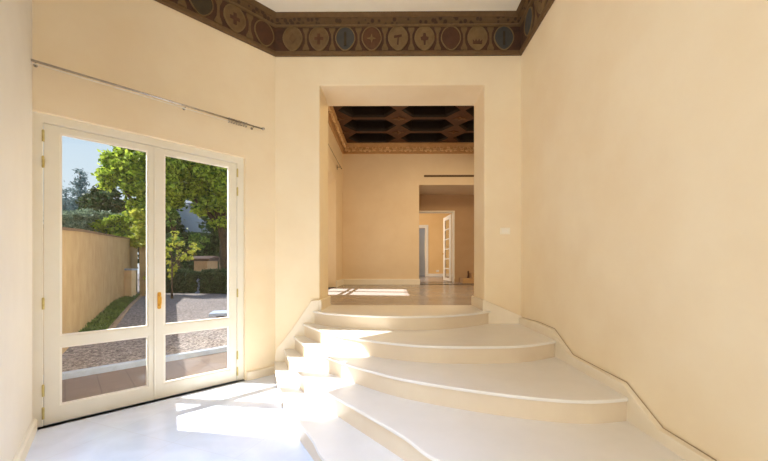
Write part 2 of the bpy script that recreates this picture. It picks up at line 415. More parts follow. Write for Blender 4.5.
# ------------------------------------------------------------------ painted frieze under the ceiling
def sweep(path, prof, closed=True):
    m = len(path); vs = []; k = len(prof)
    for i in range(m):
        p = path[i]
        t1 = (p - path[i - 1]).normalized(); t2 = (path[(i + 1) % m] - p).normalized()
        n1 = Vector((t1.y, -t1.x, 0)); n2 = Vector((t2.y, -t2.x, 0))
        b = (n1 + n2); b = b / (1 + n1.dot(n2))
        for q, z in prof: vs.append((p.x + b.x * q, p.y + b.y * q, z))
    fs = []
    for i in range(m):
        j = (i + 1) % m
        for a in range(k):
            fs.append((i * k + a, j * k + a, j * k + (a + 1) % k, i * k + (a + 1) % k))
    return MB().add(vs, fs)
frieze = empty('trim_1', (0, 0, 0)); frieze['kind'] = 'structure'; frieze['label'] = 'dark painted frieze of heraldic roundels below the ceiling'
sweep(ROOM, [(0, ZF), (.026, ZF), (.034, ZF + .02), (.034, ZF + .05), (.02, ZF + .06), (0, ZF + .06)]).build('lower_moulding', M['fr_base'], frieze)
sweep(ROOM, [(0, ZF + .055), (.014, ZF + .055), (.02, ZF + .355), (0, ZF + .355)]).build('frieze_band', M['fr_maroon'], frieze)
sweep(ROOM, [(0, ZF + .35), (.05, ZF + .35), (.054, ZF + .365), (.046, ZF + .375), (0, ZF + .375)]).build('fillet', M['fr_tan'], frieze)
def band_mat():
    m = mat('frieze_upper_band', srgb(84, 62, 32), .8, srgb(96, 70, 38), 14, 6)
    nt = m.node_tree; p = nt.nodes['Principled BSDF']
    tc = nt.nodes.new('ShaderNodeTexCoord'); v = nt.nodes.new('ShaderNodeTexVoronoi'); v.inputs['Scale'].default_value = 16
    r = nt.nodes.new('ShaderNodeValToRGB'); r.color_ramp.elements[0].position = .32; r.color_ramp.elements[1].position = .42
    r.color_ramp.elements[0].color = (.45, .36, .3, 1); r.color_ramp.elements[1].color = (1, 1, 1, 1)
    nt.links.new(tc.outputs['Object'], v.inputs['Vector']); nt.links.new(v.outputs['Distance'], r.inputs['Fac'])
    mx = nt.nodes.new('ShaderNodeMixRGB'); mx.blend_type = 'MULTIPLY'; mx.inputs['Fac'].default_value = 1
    src = p.inputs['Base Color'].links[0].from_socket
    nt.links.new(src, mx.inputs['Color1']); nt.links.new(r.outputs['Color'], mx.inputs['Color2']); nt.links.new(mx.outputs['Color'], p.inputs['Base Color'])
    return m
sweep(ROOM, [(0, ZF + .37), (.035, ZF + .37), (.07, ZF + .445), (0, ZF + .445)]).build('upper_band', band_mat(), frieze)
sweep(ROOM, [(0, ZF + .44), (.078, ZF + .44), (.084, ZF + .455), (.1, ZF + .485), (.1, ZC), (0, ZC)]).build('crown', M['fr_base'], frieze)

def shield_pts(rx, rz, k=22):
    out = []
    for i in range(k):
        a = 2 * PI * i / k + PI / 2
        x, z = math.cos(a) * rx, math.sin(a) * rz
        if z < 0: x *= 1 - .28 * (-z / rz) ** 1.5
        out.append((x, z))
    return out
EMB = {
    'cross': [[(-.018, -.07), (.018, -.07), (.018, -.018), (.055, -.018), (.055, .018), (.018, .018), (.018, .06), (-.018, .06), (-.018, .018), (-.055, .018), (-.055, -.018), (-.018, -.018)]],
    'star': [[(math.sin(i * PI / 4) * (.058 if i % 2 == 0 else .02), math.cos(i * PI / 4) * (.058 if i % 2 == 0 else .02)) for i in range(8)]],
    'tee': [[(-.05, .03), (.045, .045), (.045, .02), (.012, .01), (.004, -.08), (-.014, -.08), (-.006, .01), (-.05, .0)]],
    'figure': [[(-.01, -.085), (.012, -.085), (.014, -.03), (.045, -.02), (.05, .01), (.02, .02), (.014, .06), (-.014, .06), (-.02, .02), (-.05, .01), (-.042, -.022), (-.014, -.03)]],
    'crown': [[(-.055, -.075), (.055, -.075), (.06, -.02), (.035, -.045), (.02, -.015), (0, -.045), (-.02, -.015), (-.035, -.045), (-.06, -.02)]],
    'diamond': [[(0, -.07), (.045, 0), (0, .07), (-.045, 0)]],
    'bar': [[(-.015, -.09), (.015, -.09), (.015, .08), (-.015, .08)]],
}
def medallion(pos, tdir, n, field, emb, ecol):
    """pos: point on the band, tdir: along the wall, n: into the room"""
    def place(o):
        o.parent = root_; return o
    rot = Matrix((tdir, -n, Vector((0, 0, 1)))).transposed().to_4x4()
    mw = Matrix.Translation(pos) @ rot
    k = 26
    pts = shield_pts(.118, .146, k)
    vs = [(x, -.012, z) for x, z in pts] + [(x, 0.02, z) for x, z in pts] + [(0, -.017, 0)]
    fs = [(i, (i + 1) % k, k + (i + 1) % k, k + i) for i in range(k)] + [(i, 2 * k, (i + 1) % k) for i in range(k)]
    m = MB().add(vs, fs).build('medallion', field, frieze)
    m.matrix_local = mw
    rim = MB()
    o_, i_ = shield_pts(.126, .154, k), shield_pts(.114, .142, k)
    vs = [(x, -.004, z) for x, z in o_] + [(x, -.019, z) for x, z in o_] + [(x, -.019, z) for x, z in i_] + [(x, -.004, z) for x, z in i_]
    fs = []
    for r_ in range(4):
        for i in range(k):
            a, b = r_ * k, ((r_ + 1) % 4) * k
            fs.append((a + i, a + (i + 1) % k, b + (i + 1) % k, b + i))
    rim.add(vs, fs).build('rim', M['fr_cream'] if field is not M['fr_olive'] else M['fr_tan'], m)
    if emb:
        for e in EMB[emb]:
            MB().plate([(x, -.0215, z) for x, z in e], None, (0, .012, 0)).build('emblem', ecol, m)
def column(pos, tdir, n):
    rot = Matrix((tdir, -n, Vector((0, 0, 1)))).transposed().to_4x4()
    pts = [(-.04, -.14), (.04, -.14), (.04, -.115), (.016, -.06), (.012, 0), (.016, .06), (.04, .115), (.04, .14), (-.04, .14), (-.04, .115), (-.016, .06), (-.012, 0), (-.016, -.06), (-.04, -.115)]
    c = MB().plate([(x, -.008, z) for x, z in pts], None, (0, .02, 0)).build('painted_column', M['fr_tan'], frieze)
    c.matrix_local = Matrix.Translation(pos) @ rot
ZM = ZF + .205
nb = Vector((0, -1, 0)); nr = Vector((-1, 0, 0))
fields = [('fr_tan', 'diamond', 'fr_base'), ('fr_tan', 'cross', 'fr_rust'), ('fr_blue', 'bar', 'fr_olive'), ('fr_rust', 'star', 'fr_pale'), ('fr_pale', 'tee', 'fr_brown'), ('fr_pale', 'figure', 'fr_brown'), ('fr_brown', None, None), ('fr_pale', 'crown', 'fr_brown'), ('fr_blue', 'bar', 'fr_olive')]
x0 = onY(292.6, 38, YB - .03).x; x1 = onY(504, 38, YB - .03).x
step = (x1 - x0) / 8
for i, (a, b, c) in enumerate(fields):
    p = Vector((x0 + step * i, YB - .017, ZM))
    medallion(p, Vector((1, 0, 0)), nb, M[a], b, M[c] if c else None)
    if i < 8: column(p + Vector((step / 2, 0, 0)), Vector((1, 0, 0)), nb)
sl = [s_of_u(263, .05), s_of_u(233, .05), s_of_u(200, .05)]
st2 = (sl[0] - sl[2]) / 2
for i, (a, b, c) in enumerate([('fr_brown', None, None), ('fr_tan', 'cross', 'fr_brown'), ('fr_olive', None, None), ('fr_tan', 'figure', 'fr_brown')]):
    s = sl[0] - st2 * i
    medallion(W(s, WIN + .017, ZM), WD, WN, M[a], b, M[c] if c else None)
    column(W(s - st2 / 2, WIN + .017, ZM), WD, WN)
y0 = onX(531, 20, XR).y; y1 = onX(545.5, 2, XR).y
for i, (a, b, c) in enumerate([('fr_blue', None, None), ('fr_tan', 'star', 'fr_brown'), ('fr_rust', 'cross', 'fr_pale'), ('fr_pale', 'figure', 'fr_brown')]):
    y = y0 - .36 * i
    medallion(Vector((XR - .017, y, ZM)), Vector((0, -1, 0)), nr, M[a], b, M[c] if c else None)
    column(Vector((XR - .017, y - .18, ZM)), Vector((0, -1, 0)), nr)

# ------------------------------------------------------------------ French door to the garden
door = empty('door_1', CL, PHI); door['kind'] = 'structure'; door['label'] = 'cream double glazed door to the garden with brass hinges'
su = lambda u: s_of_u(u)
sm = su(154.6)
fr = MB().gridslab([sL - fw, sL - .002, sR + .002, hR + .01], [0, 2.556, hZ + .01], {(1, 0)}, -.008, .09).build('door_frame', M['paint'], door, bevel=.006)
LZ = [.0035, .148, .652, .746, 2.497, 2.553]
def leaf(x0, x1, pa, pb, hinge_x, handle):
    lf = MB().gridslab([x0, pa, pb, x1], LZ, {(1, 1), (1, 3)}, 0, .05).build('door_leaf', M['paint'], door, bevel=.005)
    for za, zb in ((LZ[1], LZ[2]), (LZ[3], LZ[4])):
        MB().box(pa - .004, pb + .004, .03, .034, za - .004, zb + .004).build('pane', M['glass'], lf)
        MB().gridslab([pa - .001, pa + .012, pb - .012, pb + .001], [za - .001, za + .012, zb - .012, zb + .001], {(1, 1)}, .008, .03).build('glazing_bead', M['white'], lf)
    for zh in (.11, .3, 1.03, 2.22, 2.44):
        hb = MB().tube([(hinge_x, -.014, zh - .045), (hinge_x, -.014, zh + .045)], .009, 10)
        hb.lathe((hinge_x, -.014, zh), [(.0095, .045), (.007, .052), (.002, .056)], 10)
        hb.build('hinge', M['pale_brass'], lf)
    if handle:
        hx = su(159.2)
        hb = MB()
        pl = [(hx + x, 0, 1.0 + z) for x, z in ((-.016, -.075), (-.009, -.085), (.009, -.085), (.016, -.075), (.016, .075), (.009, .085), (-.009, .085), (-.016, .075))]
        hb.plate(pl, None, (0, -.006, 0))
        hb.lathe((hx, 0, 1.05), [(.011, -.004), (.011, -.03), (.008, -.034), (.008, -.05), (.004, -.054)], 12, 'y')
        hb.tube([(hx, -.044, 1.05), (hx + .004, -.048, 1.03), (hx + .004, -.05, .98), (hx, -.048, .945)], [.008, .0085, .0075, .006], 10)
        hb.lathe((hx, 0, .955), [(.01, -.004), (.012, -.01), (.009, -.018), (.003, -.021)], 12, 'y')
        hb.build('handle', M['brass'], lf, smooth=False)
    return lf
leaf(sL, sm - .0015, su(60.2), su(148.2), sL - .002, False)
leaf(sm + .0015, sR, su(164.3), su(229.5), sR + .002, True)
MB().box(sm - .008, sm + .008, -.006, .002, .03, 2.545).build('meeting_strip', M['paint'], door, bevel=.003)
# outside threshold
MB().box(hL + .004, hR - .004, .004, .3, -.1, .003).build('threshold', M['kerb'], door, bevel=.008)

# ------------------------------------------------------------------ curtain rod and rings above the door
rod = empty('curtain_rod', W(0, WIN, 3.0), PHI)
setp(rod, 'thin steel curtain rod fixed above the garden door', 'curtain rod')
sE = s_of_u(262, .1)
MB().tube([(-.035, -.07, 0), (sE, -.07, 0)], .0095, 12).build('rod', M['chrome'], rod, smooth=True)
MB().tube([(-.02, -.07, -.022), (s_of_u(228, .1), -.07, -.03)], .004, 8).build('draw_cord', M['white'], rod, smooth=True)
for s in (.02, s_of_u(185, .1), s_of_u(253, .1)):
    b = MB().tube([(s, -.07, -.008), (s, 0, -.008)], .005, 8)
    b.lathe((s, 0, -.008), [(.014, -.006), (.014, 0)], 10, 'y')
    b.build('bracket', M['chrome'], rod)
MB().lathe((sE, -.07, 0), [(.010, -.012), (.018, -.004), (.02, .006), (.014, .016), (.004, .02)], 12).build('finial', M['chrome'], rod)
sa, sb_ = s_of_u(228, .1), s_of_u(245, .1)
ring_src = None
for i in range(8):
    s = sa + (sb_ - sa) * i / 7
    if ring_src is None:
        mb = MB(); n1, n2 = 20, 8; vs = []
        for a in range(n1):
            for b in range(n2):
                A = 2 * PI * a / n1; B = 2 * PI * b / n2
                rr = .025 + .004 * math.cos(B)
                vs.append((.0035 * math.sin(B), rr * math.cos(A), rr * math.sin(A)))
        fs = [(a * n2 + b, ((a + 1) % n1) * n2 + b, ((a + 1) % n1) * n2 + (b + 1) % n2, a * n2 + (b + 1) % n2) for a in range(n1) for b in range(n2)]
        o = mb.add(vs, fs).build('curtain_ring', mat('ring_steel', srgb(150, 138, 128), .35, srgb(120, 110, 102), 20, metal=.7), smooth=True); ring_src = o
    else:
        o = ring_src.copy(); COL.objects.link(o)
    p = W(s, WIN + .07, 3.0 - .013)
    o.location = p; o.rotation_euler = (0, 0, PHI + random.uniform(-.15, .15))
    setp(o, 'small dark metal ring bunched at the right end of the garden door rod', 'curtain ring', 'curtain rings bunched on the rod')

# light switch on the back wall
p = onY(505, 231, YB)
sw = MB().box(-.062, .062, -.01, 0, -.042, .042).build('light_switch', M['switch'], bevel=.004)
sw.location = p; setp(sw, 'small cream wall switch plate right of the big opening', 'light switch')
for dx in (-.028, 0, .028):
    MB().box(dx - .0115, dx + .0115, -.0135, -.009, -.022, .022).build('rocker', M['white'], sw, bevel=.002)

# ------------------------------------------------------------------ upper room
struct(MB().box(XL2 - .5, 4.4, YI + .02, YF2 + .3, H - .15, H).build('floor_upper', M['parquet']), 'brown polished wood floor of the upper room')
YW0, YW1, ZW = 6.6, 8.52, H + 2.32          # glazed opening, outside
YV0, YV1, ZV = 6.05, 9.03, onX(336, 180, XL2).z   # splayed reveal, inside
XO = XL2 - .42
# wall with splayed reveal as one connected mesh
def splay_wall():
    ys_in = [YI - .05, YV0, YV1, YF2 + .3]; ys_out = [YI - .05, YW0, YW1, YF2 + .3]
    z_in = [H - .15, H, ZV, ZC2 + .3]; z_out = [H - .15, H, ZW, ZC2 + .3]
    m = MB()
    vs = [(XL2, y, z) for y in ys_in for z in z_in] + [(XO, y, z) for y in ys_out for z in z_out]
    vi = lambda k, i, j: k * 16 + i * 4 + j
    fs = []
    for i in range(3):
        for j in range(3):
            if (i, j) == (1, 1): continue
            fs.append((vi(0, i, j), vi(0, i + 1, j), vi(0, i + 1, j + 1), vi(0, i, j + 1)))
            fs.append((vi(1, i, j), vi(1, i, j + 1), vi(1, i + 1, j + 1), vi(1, i + 1, j)))
    for (i, j), (i2, j2) in (((1, 1), (2, 1)), ((2, 1), (2, 2)), ((2, 2), (1, 2)), ((1, 2), (1, 1))):
        fs.append((vi(0, i, j), vi(0, i2, j2), vi(1, i2, j2), vi(1, i, j)))
    for i in range(3):
        fs.append((vi(0, i, 3), vi(0, i + 1, 3), vi(1, i + 1, 3), vi(1, i, 3))); fs.append((vi(0, i, 0), vi(1, i, 0), vi(1, i + 1, 0), vi(0, i + 1, 0)))
        fs.append((vi(0, 0, i), vi(0, 0, i + 1), vi(1, 0, i + 1), vi(1, 0, i))); fs.append((vi(0, 3, i), vi(1, 3, i), vi(1, 3, i + 1), vi(0, 3, i + 1)))
    return m.add(vs, fs)
struct(splay_wall().build('wall_upper_left', M['upper_plaster']))
win = empty('window_2', (XO, 0, 0)); win['kind'] = 'structure'; win['label'] = 'tall glazed window in the left wall of the upper room'
ym = (YW0 + YW1) / 2
def ygrid(name, ys, zz, holes, x0, x1, m, parent):
    mb = MB().gridslab(ys, zz, holes, x0, x1)
    mb.v = [(y, x, z) for (x, y, z) in mb.v]
    return mb.build(name, m, parent, bevel=.003)
ygrid('window_frame', [YW0 - .02, YW0 + .03, YW1 - .03, YW1 + .02], [H, H + .03, ZW - .04, ZW + .02], {(1, 1)}, -.02, .05, M['paint'], win)
for a, b in ((YW0 + .03, ym - .002), (ym + .002, YW1 - .03)):
    lf = ygrid('window_leaf', [a, a + .09, b - .09, b], [H + .03, H + .15, H + .88, H + .92, H + 1.03, H + 1.07, ZW - .12, ZW - .04], {(1, 1), (1, 3), (1, 5)}, -.01, .035, M['paint'], win)
    MB().box(.01, .014, a + .085, b - .085, H + .145, ZW - .115).build('pane', M['glass'], lf)
# front wall inside face is the back of the thick wall; right wall and far wall
XR2 = 4.2
struct(MB().box(XR2, XR2 + .2, YI - .1, YF2 + .3, H - .15, ZC2 + .3).build('wall_upper_right', M['upper_plaster']))
xo = onY(419.2, 185, YF2).x; zo = onY(430, 185, YF2).z
struct(MB().gridslab([XL2 - .1, xo, 3.6, XR2 + .1], [H - .15, H, zo, ZC2 + .3], {(1, 1)}, YF2, YF2 + .25).build('wall_upper_far', M['upper_plaster'], bevel=.008))
base_run('baseboard_upper_far', (XL2, YF2, 0), (xo + .02, YF2, 0), (0, -1, 0), H, .17, .03, M['white'])
base_run('baseboard_upper_left', (XL2, YV1 + .0, 0), (XL2, YF2, 0), (1, 0, 0), H, .17, .03, M['white'])
# linear vent slot above the wide doorway
z = onY(450, 176, YF2).z
vent = MB().box(onY(424, 176, YF2).x, 3.3, YF2 - .006, YF2 + .02, z - .03, z + .03).build('vent_slot', M['slot'])
setp(vent, 'long narrow dark air slot in the upper room wall over the wide doorway', 'air vent')
MB().box(onY(424, 176, YF2).x + .02, 3.28, YF2 - .012, YF2 - .004, z - .006, z + .006).build('vent_blade', M['dark_wood'], vent)

# stucco cornice with acanthus scrolls
corn = empty('trim_4', (0, 0, 0)); corn['kind'] = 'structure'; corn['label'] = 'pale moulded leaf cornice around the upper room ceiling'
R2 = [Vector((XL2, YI, 0)), Vector((XL2, YF2, 0)), Vector((XR2, YF2, 0)), Vector((XR2, YI, 0))]
zc0 = 4.70
sweep(R2, [(0, zc0), (.03, zc0), (.045, zc0 + .025), (.03, zc0 + .04), (.035, zc0 + .055), (.07, zc0 + .16), (.13, zc0 + .225), (.15, zc0 + .24), (.15, ZC2), (0, ZC2)]).build('moulding', mat('cornice_ground_shaded', srgb(188, 150, 106), .9, srgb(198, 162, 118), 8), corn)  # ground coloured darker than the scrolls to paint in relief shade
leafm = None
def acanthus():
    mb = MB()
    # scroll: a tapering spiral tube with three leaf lobes
    pts = []; rr = []
    for i in range(22):
        a = i / 21 * 2.1 * PI
        r = .085 * (1 - i / 30)
        pts.append((-.03 + r * math.cos(a + .4), -.02, r * math.sin(a + .4))); rr.append(.016 * (1 - i / 34))
    mb.tube(pts, rr, 6)
    for k, (cx, cz, an, L) in enumerate(((.1, .03, .5, .1), (.11, -.03, -.3, .11), (.08, -.06, -1.1, .07), (-.14, -.05, 3.6, .09))):
        ca, sa_ = math.cos(an), math.sin(an)
        prof = [(0, -.012), (.3, -.035), (.65, -.03), (1, 0), (.65, .03), (.3, .035), (0, .012)]
        vs = [(cx + (t * L) * ca - w * sa_ - .03, -.012 - .02 * math.sin(PI * t), cz + (t * L) * sa_ + w * ca) for t, w in prof]
        n = len(vs)
        vs2 = [(x, y + .02, z_) for x, y, z_ in vs]
        mb.add(vs + vs2, [tuple(range(n)), tuple(range(n, 2 * n))[::-1]] + [(i, n + i, n + (i + 1) % n, (i + 1) % n) for i in range(n)])
    return mb
xx = XL2 + .3; first = None; i = 0
while xx < 2.75:
    if first is None:
        first = acanthus().build('scroll', M['stucco'], corn, smooth=False); o = first
    else:
        o = first.copy(); COL.objects.link(o)
    o.matrix_local = Matrix.Translation((xx, YF2 - .07, zc0 + .135)) @ Matrix.Rotation(-.55, 4, 'X') @ Matrix.Diagonal((1.2 if i % 2 else -1.2, 1.6, 1.2, 1))
    xx += .3; i += 1
yy = YF2 - .4; i = 0
while yy > 7.0:
    o = first.copy(); COL.objects.link(o)
    o.matrix_local = Matrix.Translation((XL2 + .07, yy, zc0 + .135)) @ Matrix.Rotation(PI / 2, 4, 'Z') @ Matrix.Rotation(-.55, 4, 'X') @ Matrix.Diagonal((1.2 if i % 2 else -1.2, 1.6, 1.2, 1))
    yy -= .3; i += 1

# coffered ceiling: hexagonal coffers between lozenge bosses
ceil2 = empty('ceiling_upper', (0, 0, 0)); ceil2['kind'] = 'structure'; ceil2['label'] = 'dark wooden coffered ceiling of the upper room'
struct(MB().box(XL2 - .5, XR2 + .2, YI - .05, YF2 + .3, ZC2 + .3, ZC2 + .45).build('roof_slab', M['coffer_dark'], ceil2))
PX, PY = 1.49, .86
CX0, CY0 = .12, 8.40          # a lozenge boss
gs = MB()
coffers = []
bosses = []
i0, i1 = -1, 3
ymin, ymax = YI + .1, YF2 - .1
def hexa(cx, cy, sx=1.0):
    a, b, h_ = .69 * sx, .41 * sx, .372 * sx
    return [(cx - a, cy), (cx - b, cy - h_), (cx + b, cy - h_), (cx + a, cy), (cx + b, cy + h_), (cx - b, cy + h_)]
for j in range(-4, 3):
    for i in range(i0 - 1, i1):
        cx, cy = CX0 + PX * (i + .5), CY0 + PY * (j + .5)
        if cy - PY / 2 < YI - .2 or cy + PY / 2 > YF2 + .5 or cx - PX / 2 > XR2 or cx + PX / 2 < XL2: continue
        hx = hexa(cx, cy)
        X0_, X1_, Y0_, Y1_ = cx - PX / 2, cx + PX / 2, cy - PY / 2, cy + PY / 2
        vs = [(x, y, ZC2) for x, y in hx] + [(X0_, cy, ZC2), (X0_, Y0_, ZC2), (hx[1][0], Y0_, ZC2), (hx[2][0], Y0_, ZC2), (X1_, Y0_, ZC2), (X1_, cy, ZC2), (X1_, Y1_, ZC2), (hx[4][0], Y1_, ZC2), (hx[5][0], Y1_, ZC2), (X0_, Y1_, ZC2)]
        fs = [(0, 6, 7, 8, 1), (1, 8, 9, 2), (2, 9, 10, 11, 3), (3, 11, 12, 13, 4), (4, 13, 14, 5), (5, 14, 15, 6, 0)]
        gs.add(vs, fs)
        coffers.append((cx, cy))
g = gs.build('coffer_grid', M['coffer_wood'], ceil2)
first_c = None
for cx, cy in coffers:
    if first_c is None:
        h1, h2, h3 = hexa(0, 0), hexa(0, 0, .93), hexa(0, 0, .8)
        vs = [(x, y, 0) for x, y in h1] + [(x, y, .05) for x, y in h2] + [(x, y, .26) for x, y in h2] + [(x, y, .28) for x, y in h3]
        fs = [(r_ * 6 + k, r_ * 6 + (k + 1) % 6, (r_ + 1) * 6 + (k + 1) % 6, (r_ + 1) * 6 + k) for r_ in range(3) for k in range(6)] + [tuple(range(18, 24))]
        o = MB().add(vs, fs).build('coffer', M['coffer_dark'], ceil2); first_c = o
    else:
        o = first_c.copy(); COL.objects.link(o)
    o.location = (cx, cy, ZC2)
first_b = None
for j in range(-3, 3):
    for i in range(-1, 3):
        x, y = CX0 + PX * i, CY0 + PY * j
        if not (YI + .3 < y < YF2 - .25): continue
        if first_b is None:
            mb = MB()
            for k in range(8):
                a = k * PI / 4; L = .16 if k % 2 == 0 else .1
                c_, s_ = math.cos(a), math.sin(a)
                prof = [(0.03, 0), (.5, -.045), (1, 0), (.5, .045)]
                top = [(t * L * c_ - w * s_, (t * L * s_ + w * c_) * .7, -.012 if 0 < t < 1 else -.02) for t, w in prof]
                mb.add(top + [(p_[0], p_[1], .005) for p_ in top], [(0, 1, 2, 3), (7, 6, 5, 4), (0, 4, 5, 1), (1, 5, 6, 2), (2, 6, 7, 3), (3, 7, 4, 0)])
            mb.lathe((0, 0, 0), [(.045, 0), (.04, -.03), (.02, -.045), (.004, -.048)], 10)
            o = mb.build('rosette', M['gilt'], ceil2); first_b = o
        else:
            o = first_b.copy(); COL.objects.link(o)
        o.location = (x, y, ZC2 - .002)

# curtain rod above the upper window
ur = empty('curtain_rod', (XL2 + .09, YV1 + .35, 0))
zr = onX(340, 166, XL2 + .09).z
ur.location.z = zr
setp(ur, 'short visible end of a dark rod above the upper room window', 'curtain rod')
MB().tube([(0, 0, 0), (0, -3.6, 0)], .009, 10).build('rod', M['chrome'], ur, smooth=True)
MB().lathe((0, 0, 0), [(.01, -.02), (.018, -.012), (.022, 0), (.018, .012), (.004, .02)], 12).build('finial', M['chrome'], ur)
for y in (-.18, -3.3):
    b = MB().box(-.09, .008, y - .01, y + .01, -.02, -.008); b.box(-.09, -.08, y - .02, y + .02, -.08, .04)
    b.build('bracket', M['dark_metal'], ur, bevel=.002)

# ------------------------------------------------------------------ corridor and the yellow room beyond
YC = 11.64
struct(MB().box(-1.2, 4.6, YF2 + .25, 20.2, H - .15, H).build('floor_corridor', M['parquet']))
struct(MB().box(-1.2, 4.6, YF2 + .25, YC, zo, zo + .15).build('ceiling_corridor', M['upper_plaster']))
dx0, dx1 = .45, onY(454.4, 211, YC).x; dz = onY(440, 211, YC).z
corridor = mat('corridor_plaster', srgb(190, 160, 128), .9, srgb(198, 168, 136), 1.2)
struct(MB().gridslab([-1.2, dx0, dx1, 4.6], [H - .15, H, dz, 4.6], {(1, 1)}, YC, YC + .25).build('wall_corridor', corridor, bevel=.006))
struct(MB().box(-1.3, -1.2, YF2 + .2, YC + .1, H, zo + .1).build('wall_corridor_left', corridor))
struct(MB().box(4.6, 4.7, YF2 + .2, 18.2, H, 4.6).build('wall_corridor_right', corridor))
YY = 18.2
fx0, fx1 = .9, onY(425.3, 240, YY).x; fz = onY(424, 228, YY).z
struct(MB().gridslab([-1.2, fx0, fx1, 4.6], [H - .15, H, fz, 4.6], {(1, 1)}, YY, YY + .2).build('wall_yellow_far', M['yellow_plaster']))
struct(MB().box(-1.3, -1.2, YC, YY + 2, H, 4.6).build('wall_yellow_left', M['yellow_plaster']))
struct(MB().box(-1.3, 4.7, YC + .05, YY + .2, 4.5, 4.65).build('ceiling_yellow', M['white']))
struct(MB().box(-1.3, 4.7, 20.0, 20.2, H, 4.6).build('wall_grey_far', M['grey_room']))
base_run('baseboard_yellow', (fx1 + .08, YY, 0), (4.6, YY, 0), (0, -1, 0), H, .15, .02, M['white'])
base_run('baseboard_corridor', (dx1, YC, 0), (4.6, YC, 0), (0, -1, 0), H, .12, .02, corridor)
# white casing of the far doorway
struct(MB().gridslab([fx0 - .15, fx0, fx1, fx1 + .16], [H, fz, fz + .16], {(1, 0)}, YY - .03, YY + .02).build('door_frame', M['white'], None, bevel=.01)).name = 'door_3'
# white casing and glazed leaf in the corridor doorway
struct(MB().gridslab([dx0 - .01, dx0 + .03, dx1 - .03, dx1 + .01], [H, dz - .04, dz + .01], {(1, 0)}, YC - .01, YC + .27).build('trim_5', M['white'], None, bevel=.004))
hinge = Vector((dx1 - .06, YC + .28, 0))
tip = D(443.8, 13.0); dl = (tip - hinge); dl.z = 0
d2 = empty('door_2', (hinge.x, hinge.y, H), math.atan2(dl.y, dl.x)); d2['kind'] = 'structure'; d2['label'] = 'open white door with a column of glass panes'
Lw = dl.length; n_p = 6; hz = dz - H - .06
zsl = [.02, .12]
for k in range(n_p):
    zsl += [.12 + (hz - .22) / n_p * (k + 1) - .04, .12 + (hz - .22) / n_p * (k + 1)]
zsl[-1] = hz
holes = {(1, 1 + 2 * k) for k in range(n_p)}
lf = MB().gridslab([0, Lw * .22, Lw * .78, Lw], zsl, holes, -.02, .02).build('door_leaf', M['white'], d2, bevel=.004)
for k in range(n_p):
    MB().box(Lw * .22 - .003, Lw * .78 + .003, -.003, .003, zsl[1 + 2 * k] - .003, zsl[2 + 2 * k] + .003).build('pane', M['glass'], lf)
hb = MB().lathe((Lw - .07, 0, 1.02), [(.02, .02), (.02, .03), (.012, .04), (.025, .06), (.02, .075), (.004, .08)], 12, 'y'); hb.build('door_knob', M['brass'], lf)
# wall socket in the yellow room
p = onY(437.6, 271, YY)
so = MB().box(-.075, .075, -.012, 0, -.05, .05).build('wall_socket', M['white'], bevel=.006); so.location = p
setp(so, 'white socket low on the yellow wall through the far doorway', 'wall socket')
MB().box(-.045, .045, -.016, -.008, -.03, .03).build('socket_face', M['switch'], so, bevel=.003)
# small stone step against the corridor wall
p = G(462, 285.2, H)
sx0 = onY(461.5, 280, 11.2).x
stp = MB().plate([(sx0, 11.0, H), (sx0, 11.0, H + .16), (sx0 + .3, 11.0, H + .16), (sx0 + .3, 11.0, H + .32), (4.0, 11.0, H + .32), (4.0, 11.0, H)], None, (0, .6, 0)).build('stone_step', M['step_block'], bevel=.01)
setp(stp, 'low sandstone step at the foot of the dim corridor wall', 'step')
post = MB().lathe((onY(470, 276, 11.3).x - .06, 11.3, H + .16), [(.04, 0), (.045, .02), (.03, .05), (.022, .12), (.03, .2), (.018, .24)], 12).build('wooden_post', M['dark_wood'])
post.location.z = .16 if False else 0
setp(post, 'short dark wooden post standing on the sandstone step', 'post')

# ------------------------------------------------------------------ garden
GZ = -.02
ground_poly = []
K0 = G(63, 373.5, 0); K1 = G(228, 346.5, 0)
kd = (K1 - K0); kd.z = 0; kd.normalize(); kn = Vector((-kd.y, kd.x, 0))
if kn.dot(K0 - Vector((0, 0, 0))) < 0: kn = -kn       # away from the house
KA, KB = K0 - kd * 1.1, K1 + kd * 7
g = MB()
a, b, c, d = KA - kd * 30, KB + kd * 30, KB + kd * 30 + kn * 70, KA - kd * 30 + kn * 70
g.add([(p.x, p.y, GZ) for p in (a, b, c, d)], [(0, 1, 2, 3)])
struct(g.build('ground', M['gravel']), 'grey gravel yard beyond the garden door')
ta, tb = KA - kd * 3, KB
tp = [ta - kn * 4.5, tb - kn * 4.5, tb, ta]
struct(MB().prism([(p.x, p.y) for p in tp], -.3, -.08).build('terrace', M['terrace']), 'tiled terrace outside the door')
kb = [KA - kd * 2, KB, KB + kn * .1, KA - kd * 2 + kn * .1]
ke = MB().prism([(p.x, p.y) for p in kb], -.2, .0).build('kerb', M['kerb'], bevel=.01)
struct(ke, 'pale stone kerb between terrace and gravel')
# loose pebbles on the gravel near the kerb: nobody could count them
pb = MB()
for i in range(5200):
    t = random.uniform(-1, 9); q = .12 + random.random() ** 1.6 * 8
    p = K0 + kd * t + kn * q
    r = random.uniform(.008, .022)
    vs = []
    for dx, dy, dz_ in ((1, 0, 0), (0, 1, 0), (-1, 0, 0), (0, -1, 0), (0, 0, .7)):
        vs.append((p.x + dx * r * random.uniform(.7, 1.2), p.y + dy * r * random.uniform(.7, 1.2), GZ + dz_ * r))
    pb.add(vs, [(0, 1, 4), (1, 2, 4), (2, 3, 4), (3, 0, 4)])
pebm = leaf_mat('pebbles', srgb(84, 75, 73), srgb(186, 175, 170), .0)
o = pb.build('gravel_pebbles', pebm); setp(o, 'loose grey pebbles over the gravel yard', 'gravel', kind='stuff')

